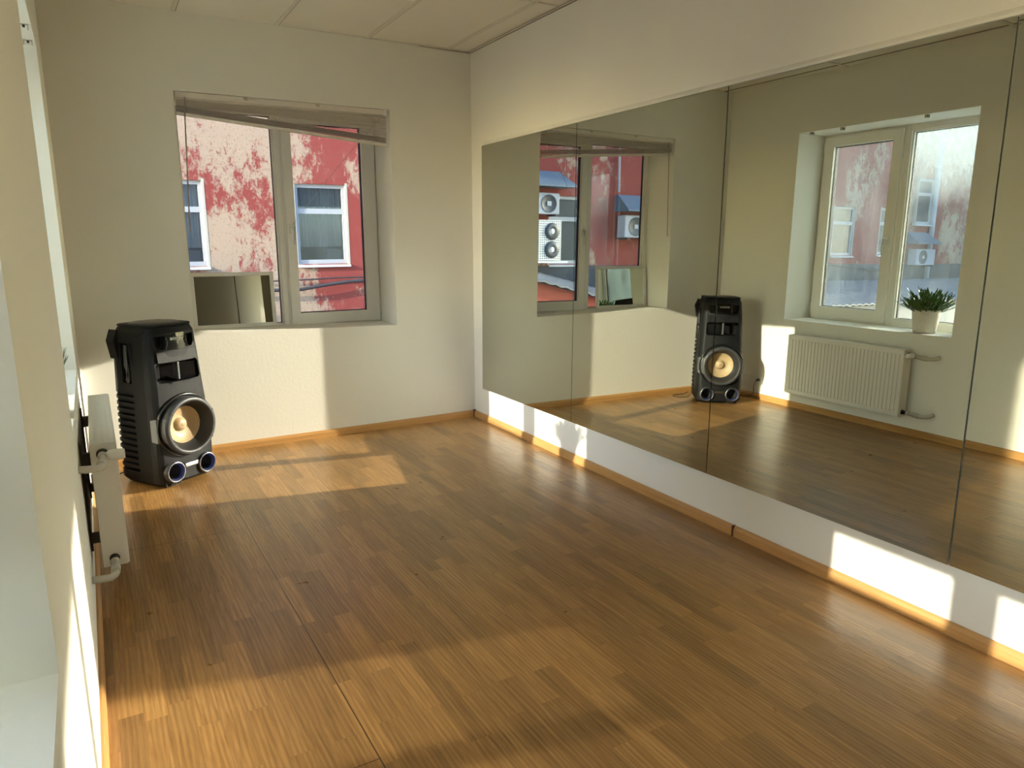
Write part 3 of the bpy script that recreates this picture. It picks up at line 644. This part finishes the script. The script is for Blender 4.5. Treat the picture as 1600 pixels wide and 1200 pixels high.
# horn
mb = MB(); mb.face([(-.128, -.062, .613), (.128, -.062, .613), (.128, -.062, .71), (-.128, -.062, .71)]); mb.face([(-.02, -.063, .63), (.128, -.150, .614), (.128, -.16, .614), (-.02, -.17, .6125)])
mb.prism([(-.04, -.064), (.128, -.15), (.128, -.064)], .6125, .70, 'z'); mb.build('horn_throat', M_GLOSS, t)
mb = MB(); mb.box(-.006, .006, -.172, -.150, .613, .711, bev=.002); mb.build('horn_divider', M_SILV, t)
mb = MB(); mb.prism([(-.118, -.165), (.118, -.165), (.06, -.187), (-.06, -.187)], .598, .606, 'z'); mb.build('horn_sill', M_BLK, t)
# woofer: dark gutter, grey ring, perforated flare, golden cone behind mesh
WZ = .345; WY = -.196
MW = T(0, WY, WZ) @ RX(math.pi/2)
mb = MB(); mb.lathe([(.186, -.030), (.190, -.006), (.182, .004), (.170, -.006), (.160, -.02), (.160, -.06)], 72, MW); mb.build('woofer_gutter', M_GLOSS, t)
mb = MB(); mb.lathe([(.162, -.03), (.170, .010), (.168, .038), (.163, .046), (.148, .049), (.143, .044), (.142, .036)], 72, MW); ring_o = mb.build('woofer_ring', M_GREY, t)
for a0 in (25, 145, 205, 325):
    A = math.radians(a0); mb = MB(); mb.box(.146, .166, -.0015, .0015, .044, .0492, M=MW @ RZ(A)); mb.build('ring_notch', M_GASK, ring_o)
def mesh_mat(name, c1, c2, scale):
    m, ns, lk = newmat(name); o = N(ns, 'ShaderNodeOutputMaterial'); p = N(ns, 'ShaderNodeBsdfPrincipled'); lk.new(p.outputs[0], o.inputs[0]); p.inputs['Roughness'].default_value = .45
    tc = N(ns, 'ShaderNodeTexCoord'); v = N(ns, 'ShaderNodeTexVoronoi'); v.inputs['Scale'].default_value = scale; v.inputs['Randomness'].default_value = .0; lk.new(tc.outputs['Object'], v.inputs[0])
    r = N(ns, 'ShaderNodeMapRange'); r.inputs[1].default_value = .28; r.inputs[2].default_value = .42; lk.new(v.outputs['Distance'], r.inputs[0])
    mx = N(ns, 'ShaderNodeMix', data_type='RGBA'); mx.inputs[6].default_value = (*c1, 1); mx.inputs[7].default_value = (*c2, 1); lk.new(r.outputs[0], mx.inputs[0]); lk.new(mx.outputs[2], p.inputs['Base Color']); return m
mb = MB(); mb.lathe([(.143, .036), (.135, .012), (.120, -.014), (.106, -.026)], 72, MW); mb.build('woofer_grille', mesh_mat('perforated_black', (.004, .004, .004), (.030, .031, .033), 260), t)
mb = MB(); mb.lathe([(.108, -.022), (.104, -.030), (.075, -.045), (.044, -.060), (.040, -.058), (.036, -.046), (.024, -.037), (.010, -.033), (0, -.032)], 64, MW); mb.build('woofer_cone', mesh_mat('gold_mesh', (.10, .065, .03), (.50, .37, .21), 190), t)
for s in (-1, 1):
    mb = MB(); cs = []
    for (r, dz) in ((.172, .0), (.172, .036), (.1635, .044)): cs.append([(r*math.cos(math.radians(a)), r*math.sin(math.radians(a)), dz) for a in range(-24, 25, 4)])
    n_ = len(cs[0])
    flat = [(.196, a/24*.062, -.050) for a in range(-24, 25, 4)]
    mid = [(.188, a/24*.070, -.012) for a in range(-24, 25, 4)]
    M2 = MW if s > 0 else MW @ Matrix.Diagonal((-1, 1, 1, 1))
    lay = [flat, mid] + cs
    V = [[mb.bm.verts.new(M2 @ Vector(p)) for p in row] for row in lay]
    for a, b in zip(V, V[1:]):
        for k in range(n_-1): mb.bm.faces.new((a[k], a[k+1], b[k+1], b[k]))
    mb.build('woofer_wing', M_SILV, t)
# ports with blue light rings
for s in (-1, 1):
    MP = T(s*.108, -.196, .092) @ RX(math.pi/2)
    mb = MB(); mb.lathe([(.046, -.09), (.046, .0), (.050, .014), (.057, .018), (.062, .012), (.0615, -.02)], 48, MP); mb.build('bass_port', M_CHR if False else M_GREY, t)
    mb = MB(); mb.lathe([(.0535, .0178), (.0575, .0188), (.0605, .0150)], 48, MP); mb.build('port_rim', M_CHR, t)
    mb = MB(); mb.lathe([(.0455, -.004), (.0480, .006), (.0500, .0143)], 48, MP); mb.build('light_ring', mat('blue_light_ring', (.03, .06, .5), .3, emit=(.08, .16, 1.0), estr=.12), t)
    mb = MB(); mb.lathe([(0, -.070), (.040, -.070), (.0452, -.003)], 40, MP); mb.build('port_tube', M_GASK, t)
mb = MB(); mb.box(-.046, .046, -.211, -.196, .100, .125, bev=.006); mb.build('port_bridge', M_CHR, t)
mb = MB()
for k in range(8): mb.box(-.155+k*.012, -.149+k*.012, -.190+(.014 if k < 2 else 0), -.172, .012, .035)
mb.build('front_feet', M_GASK, t)

# ------------------------------------------------------------------ potted plant on the left window sill
PC = Vector((-2.805, -1.955, .752))
t = thing('potted_plant', 'bushy green succulent in a white textured pot on the left window sill', 'plant', T(*PC))
def pot_mat():
    m, ns, lk = newmat('pot_ceramic'); o = N(ns, 'ShaderNodeOutputMaterial'); p = N(ns, 'ShaderNodeBsdfPrincipled'); lk.new(p.outputs[0], o.inputs[0]); p.inputs['Roughness'].default_value = .3
    p.inputs['Base Color'].default_value = (.80, .76, .66, 1)
    tc = N(ns, 'ShaderNodeTexCoord'); mp = N(ns, 'ShaderNodeMapping'); mp.inputs['Scale'].default_value = (1, 1, 1.5); lk.new(tc.outputs['Object'], mp.inputs[0]); v = N(ns, 'ShaderNodeTexVoronoi'); v.inputs['Scale'].default_value = 75; v.inputs['Randomness'].default_value = .5; lk.new(mp.outputs[0], v.inputs[0])
    b = N(ns, 'ShaderNodeBump'); b.inputs['Strength'].default_value = 1; b.inputs['Distance'].default_value = .004; b.invert = True; lk.new(v.outputs['Distance'], b.inputs['Height']); lk.new(b.outputs[0], p.inputs['Normal']); return m
mb = MB(); mb.lathe([(0, 0), (.072, 0), (.077, .006), (.087, .08), (.096, .160), (.098, .168), (.095, .171), (.091, .168), (.089, .15)], 56); mb.build('pot', pot_mat(), t)
mb = MB(); mb.lathe([(0, .150), (.05, .153), (.09, .150)], 32); mb.build('soil', mat('soil', (.05, .03, .02), .9), t)
lm = mat('leaf_green', (.07, .15, .02), .32, var=.5, vscale=30)
lm.node_tree.nodes['Principled BSDF'].inputs['Subsurface Weight'].default_value = 0
mb = MB()
def leaf(base, d, L, wd):
    d = d.normalized(); side = d.cross(Vector((0, 0, 1)));
    side = side.normalized() if side.length > .05 else Vector((1, 0, 0)); nrm = side.cross(d).normalized(); R = []
    n = 6
    for i in range(n+1):
        f = i/n; c = base + d*L*f + Vector((0, 0, 1))*L*.18*f*f; wv = wd*math.sin(math.pi*min(1, .12+.88*f)**.9)**.8 if f < 1 else .0004
        th = wv*.28+.0004
        R.append([mb.bm.verts.new(c + side*wv), mb.bm.verts.new(c - nrm*th + Vector((0, 0, 0))), mb.bm.verts.new(c - side*wv), mb.bm.verts.new(c + nrm*th*.1)])
    for a, b in zip(R, R[1:]):
        for k in range(4): mb.bm.faces.new((a[k], a[(k+1) % 4], b[(k+1) % 4], b[k]))
    mb.bm.faces.new(R[0]); mb.bm.faces.new(R[-1][::-1])
for st in range(70):
    a = st*2.39996; sp = math.sqrt((st+.5)/70); rr = .078*sp
    base = Vector((rr*math.cos(a), rr*math.sin(a), .148)); el = math.radians(88 - 60*sp + random.uniform(-9, 9)); SL = random.uniform(.125, .215)*(1.0 - .38*sp)
    dv = Vector((math.cos(a)*math.cos(el), math.sin(a)*math.cos(el), math.sin(el)))
    for k in range(9):
        f = (k+1)/9; aa = k*2.4+a; q = base + dv*SL*f
        tang = Vector((math.cos(aa), math.sin(aa), 0)); ld = dv*(.65+.5*f) + tang*(.80-.45*f)
        leaf(q, ld, random.uniform(.034, .052), random.uniform(.0062, .0085))
for v_ in mb.bm.verts:                                  # keep the foliage clear of the window pane
    if v_.co.x < -.145: v_.co.x = -.145 + (v_.co.x+.145)*.1
    if v_.co.x > .13: v_.co.x = .13 + (v_.co.x-.13)*.3
mb.build('foliage', lm, t)

# ------------------------------------------------------------------ outside: long peeling facade across the yard
t = thing('neighbour_building', 'long building with peeling red render and white windows across the yard', 'building', T(0, 8, 0))
t_b = t
wins = [(.55, 1.48, .965, 2.345), (-1.83, -.90, .965, 2.345), (-6.82, -5.90, .965, 2.38), (-16.02, -15.08, 1.17, 2.49), (-18.10, -17.15, 1.20, 2.52), (3.0, 3.93, .965, 2.345), (-4.3, -3.37, .965, 2.345), (-11.2, -10.27, 1.05, 2.42), (-19.5, -18.7, 2.1, 3.4)]
mb = MB()
mb.box(-22.9, 9, 0.55, .9, -4.5, 7.6)
# front skin pieces between windows
cuts = sorted(wins[:8]); x = -22.9
for (a, b, z0, z1) in cuts:
    mb.box(x, a, 0, .10, -4.5, 7.6); mb.box(a, b, 0, .10, -4.5, z0); mb.box(a, b, 0, .10, z1, 7.6); x = b
mb.box(x, 9, 0, .10, -4.5, 7.6)
mb.build('facade', M_PEEL, t)
M_WF = mat('outdoor_window_white', (.42, .42, .41), .4)
M_REV = mat('plaster_reveal', (.50, .44, .34), .8)
M_CURT = mat('room_curtain_grey', (.62, .63, .61), .8)
M_OGL = mat('outdoor_glass', (.06, .068, .07), .25, spec=.35)
for (a, b, z0, z1) in wins:
    y0 = .075 if z0 < 2 else -.01
    mb = MB(); tz = z0+(z1-z0)*.665
    mb.m(M_WF)
    for q in ((a+.02, a+.075, z0, z1), (b-.075, b-.02, z0, z1), (a+.075, b-.075, z0+.0, z0+.075), (a+.075, b-.075, z1-.065, z1), (a+.075, b-.075, tz-.045, tz+.045)): mb.box(q[0], q[1], y0-.03, y0+.012, q[2], q[3])
    f = mb.build('window', None, t)
    near = -2 < a < 1
    mb = MB(); mb.box(a+.07, b-.07, y0, y0+.006, z0+.07, z1-.06); mb.build('pane', M_GLASSO if near else M_OGL, f)
    if near:
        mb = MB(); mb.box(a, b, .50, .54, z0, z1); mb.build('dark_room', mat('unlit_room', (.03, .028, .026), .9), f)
        mb = MB(); n_ = 60; top = []; bot = []
        for i in range(n_+1):
            x_ = a + (b-a)*i/n_; yy = .17 + .02*math.sin(i*.9) + .012*math.sin(i*2.3); top.append((x_, yy, z1)); bot.append((x_, yy+.03*math.sin(i*.35), z0+.30))
        for i in range(n_): mb.face([bot[i], bot[i+1], top[i+1], top[i]])
        bmesh.ops.remove_doubles(mb.bm, verts=mb.bm.verts, dist=1e-5); mb.build('curtain', M_CURT, f)
        mb = MB(); mb.box(b-.36, b-.10, .14, .30, z0+.06, z0+.26, bev=.02); mb.build('sill_box', mat('grey_box', (.25, .26, .26), .6), f)
    mb = MB(); mb.box(a+.0, a+.022, y0-.072, y0+.01, z0, z1); mb.build('plaster_reveal', M_REV, f)
    mb = MB(); mb.box(b-.022, b+.02, y0-.078, y0+.01, z0-.02, z1+.03); mb.build('plaster_reveal', M_REV, f)
    mb = MB(); mb.prism([(y0+.0, z0+.005), (y0-.135, z0-.03), (y0-.135, z0-.055), (y0, z0-.04)], a-.01, b+.015, 'x'); mb.build('outer_sill', mat('zinc_sill', (.62, .60, .55), .5), f)
mb = MB(); mb.box(-22.8, -3.2, -.03, 0, -4.5, .93); mb.build('plinth', mat('plinth_slate', (.035, .045, .06), .7), t)
mb = MB(); mb.cyl((-19.6, -.08, -.4), (-19.58, -.08, 7.4), .075, 14); mb.build('drainpipe', mat('zinc_pipe', (.50, .53, .56), .4), t)
mb = MB(); mb.cyl((-7.66, -.06, 2.52), (-7.60, -.06, 7.0), .028, 10); mb.build('conduit', MATS['zinc_pipe'], t)
# cables hanging across the facade
def cable(pts, r, label):
    mb = MB(); mb.tube(pts, r, 8); tag(mb.build('facade_cable', mat('weathered_cable', (.045, .035, .035), .8)), label, 'cable', 'cables along the red facade')
cable([(-3.2, 7.93, .78), (-1.5, 7.93, .74), (0, 7.93, .69), (.6, 7.93, .695), (1.2, 7.92, .715), (2.2, 7.93, .72), (4, 7.93, .76)], .013, 'thin dark upper cable strung along the red facade')
cable([(-3.2, 7.86, .69), (-1.2, 7.86, .59), (0, 7.86, .535), (.55, 7.86, .535), (1.0, 7.86, .60), (1.45, 7.86, .650), (2.2, 7.86, .67), (4, 7.86, .68)], .030, 'thick dark sagging bundle of cables on the red facade')
cable([(-18.3, 7.86, .86), (-17.6, 7.86, .80), (-17, 7.86, .76), (-15.5, 7.86, .88), (-14, 7.86, 1.0), (-11, 7.86, 1.0)], .03, 'slack dark cable on the shaded end of the red facade')
# air conditioners and their little roofs
M_AC = mat('ac_casing', (.40, .41, .42), .45); M_FAN = mat('ac_fan_grille', (.05, .055, .06), .5)
M_CAN = mat('canopy_sheet', (.10, .14, .18), .55)
def aircon(x0, x1, z0, z1, label, fan_left=False):
    t = thing('air_conditioner', label, 'air conditioner', T(x0, 7.98, z0), 'air conditioners on the facade'); w_, h_ = x1-x0, z1-z0
    mb = MB(); mb.box(0, w_, -.32, -.04, 0, h_, bev=.02); mb.build('casing', M_AC, t)
    fx = w_*.30 if fan_left else w_*.66
    mb = MB(); r = h_*.40
    mb.lathe([(0, .0), (r, .0), (r+.012, .008), (r+.012, -.01)], 30, T(fx, -.323, h_/2) @ RX(math.pi/2)); mb.build('fan_grille', M_FAN, t)
    mb = MB(); mb.box(fx-.05, fx+.05, -.338, -.332, h_/2-.045, h_/2+.045); mb.build('fan_hub', M_AC, t)
    for bx in (.1*w_, .9*w_):
        mb = MB(); mb.box(bx-.02, bx+.02, -.34, 0, -.04, 0); mb.build('bracket', M_DARKM, t)
def canopy(x0, x1, z0, z1, label):
    t = thing('canopy', label, 'canopy', T(x0, 7.99, z0), 'sheet metal canopies on the facade'); w_ = x1-x0; h_ = z1-z0
    mb = MB(); mb.loft([[(0, -.50, 0), (w_, -.50, 0), (w_, 0, 0), (0, 0, 0)], [(0, -.50, .03), (w_, -.50, .03), (w_, 0, .03), (0, 0, .03)], [(.22, -.10, h_), (w_-.02, -.10, h_), (w_-.02, 0, h_), (.22, 0, h_)]]); mb.build('roof_sheet', M_CAN, t)
aircon(-5.93, -5.07, 1.98, 2.40, 'grey air conditioner with one fan above the white twin-fan unit', True)
aircon(-8.55, -7.65, 1.54, 2.02, 'grey air conditioner under a canopy beside the thin conduit')
aircon(-19.48, -18.55, .90, 1.37, 'grey air conditioner beside the white drainpipe')
canopy(-6.27, -5.2, 2.52, 2.85, 'blue-grey sheet canopy over the air conditioner next to the facade window')
canopy(-8.75, -7.60, 2.10, 2.46, 'blue-grey sheet canopy below the thin conduit')
canopy(-19.48, -18.3, 1.52, 1.86, 'blue-grey sheet canopy beside the white drainpipe')
# white outdoor unit with two fans on a bracket
t = thing('outdoor_unit', 'large white perforated outdoor unit with two round fans on a wall bracket', 'outdoor unit', T(-5.66, 7.35, 1.05))
M_PERF = mesh_mat('perforated_white', (.20, .20, .18), (.82, .80, .72), 22)
mb = MB(); mb.box(-.12, .95, 0, .36, 0, .80, bev=.01); mb.build('casing', M_PERF, t)
for zz in (.22, .58):
    mb = MB(); mb.lathe([(.055, .012), (.06, .016), (.165, .016), (.17, .006), (.17, -.02)], 36, T(.10, -.002, zz) @ RX(math.pi/2)); mb.build('fan_grille', M_FAN, t)
    mb = MB(); mb.lathe([(0, .014), (.052, .014), (.058, 0)], 24, T(.10, -.002, zz) @ RX(math.pi/2)); mb.build('fan_hub', M_WHITE, t)
mb = MB(); mb.box(-.28, 1.0, -.03, .62, -.045, -.005); mb.build('bracket', M_WHITE, t)
# lean-tos with corrugated roofs
M_COR = mat('corrugated_sheet', (.24, .24, .23), .45, var=.5, vscale=5); M_SHED = mat('red_brick_paint', (.50, .10, .05), .8, var=.15, vscale=4)
def lean_to(x0, x1, y0, y1, zf, label, wallmat=None):
    t = thing('lean_to', label, 'shed', T(0, 0, 0)); mb = MB(); n_ = int((x1-x0)/.045); V = []
    for i in range(n_+1):
        x_ = x0+(x1-x0)*i/n_; w_ = .014*math.sin(i*1.25)
        V.append([mb.bm.verts.new((x_, y_, zf(x_, y_)+w_+o_)) for y_, o_ in ((y0, 0), (y1, 0), (y1, -.03), (y0, -.03))])
    for p_, q_ in zip(V, V[1:]):
        for k in range(4): mb.bm.faces.new((p_[k], q_[k], q_[(k+1) % 4], p_[(k+1) % 4]))
    mb.bm.faces.new(V[0]); mb.bm.faces.new(V[-1][::-1])
    mb.build('corrugated_roof', M_COR, t)
    mb = MB(); pts = [(x0+.1, -4.5), (x1-.1, -4.5), (x1-.1, zf(x1, y0)-.06), (x0+.1, zf(x0, y0)-.06)]
    mb.prism(pts, y0+.12, y1-.2, 'y'); mb.build('shed_wall', wallmat or M_SHED, t)
lean_to(-9.5, -3.6, 5.5, 7.82, lambda x, y: .90+.235*x+.154*y, 'low red lean-to with corrugated roof below the outdoor unit')
lean_to(-22, -10.2, 5.0, 7.80, lambda x, y: .50+.12*(y-7.9), 'long low grey-roofed lean-to along the shaded end of the facade', M_REV)
# yard, taller block to the west that keeps the end of the facade in shade
mb = MB(); mb.box(-60, 60, -40, 60, -4.6, -4.5); struct(mb.build('ground', mat('yard_asphalt', (.16, .15, .14), .9, var=.2, vscale=1)))
t = thing('added_storeys', 'unseen storeys of our own building, added to screen the facade from the sky', 'building', T(0, 0, 0))
mb = MB(); mb.box(-3.09, 9, -16, .40, 3.0, 9.0); mb.build('storey_wall', mat('block_render', (.42, .38, .34), .9, var=.1), t); del t['category']; struct(t)  # unseen mass added to keep skylight off the facade
t = thing('south_sky_blocker', 'unseen plain block added south of the yard to shut out low sky', 'building', T(-22, -22, -4.5))
mb = MB(); mb.box(0, 12, 0, 11, 0, 14); mb.build('block_wall', MATS['block_render'], t); del t['category']; struct(t)  # added out of view to cut the southern skylight on the facade
t = thing('west_block', 'tall plain block closing the west end of the yard', 'building', T(-23.3, 3.75, -4.5))
mb = MB(); mb.box(-8, 0, 0, 14, 0, 17); mb.build('block_wall', mat('block_render', (.42, .38, .34), .9, var=.1), t)
mb = MB(); mb.box(-8.2, .1, -.1, 14, 17, 17.3); mb.build('parapet', M_REV, t)
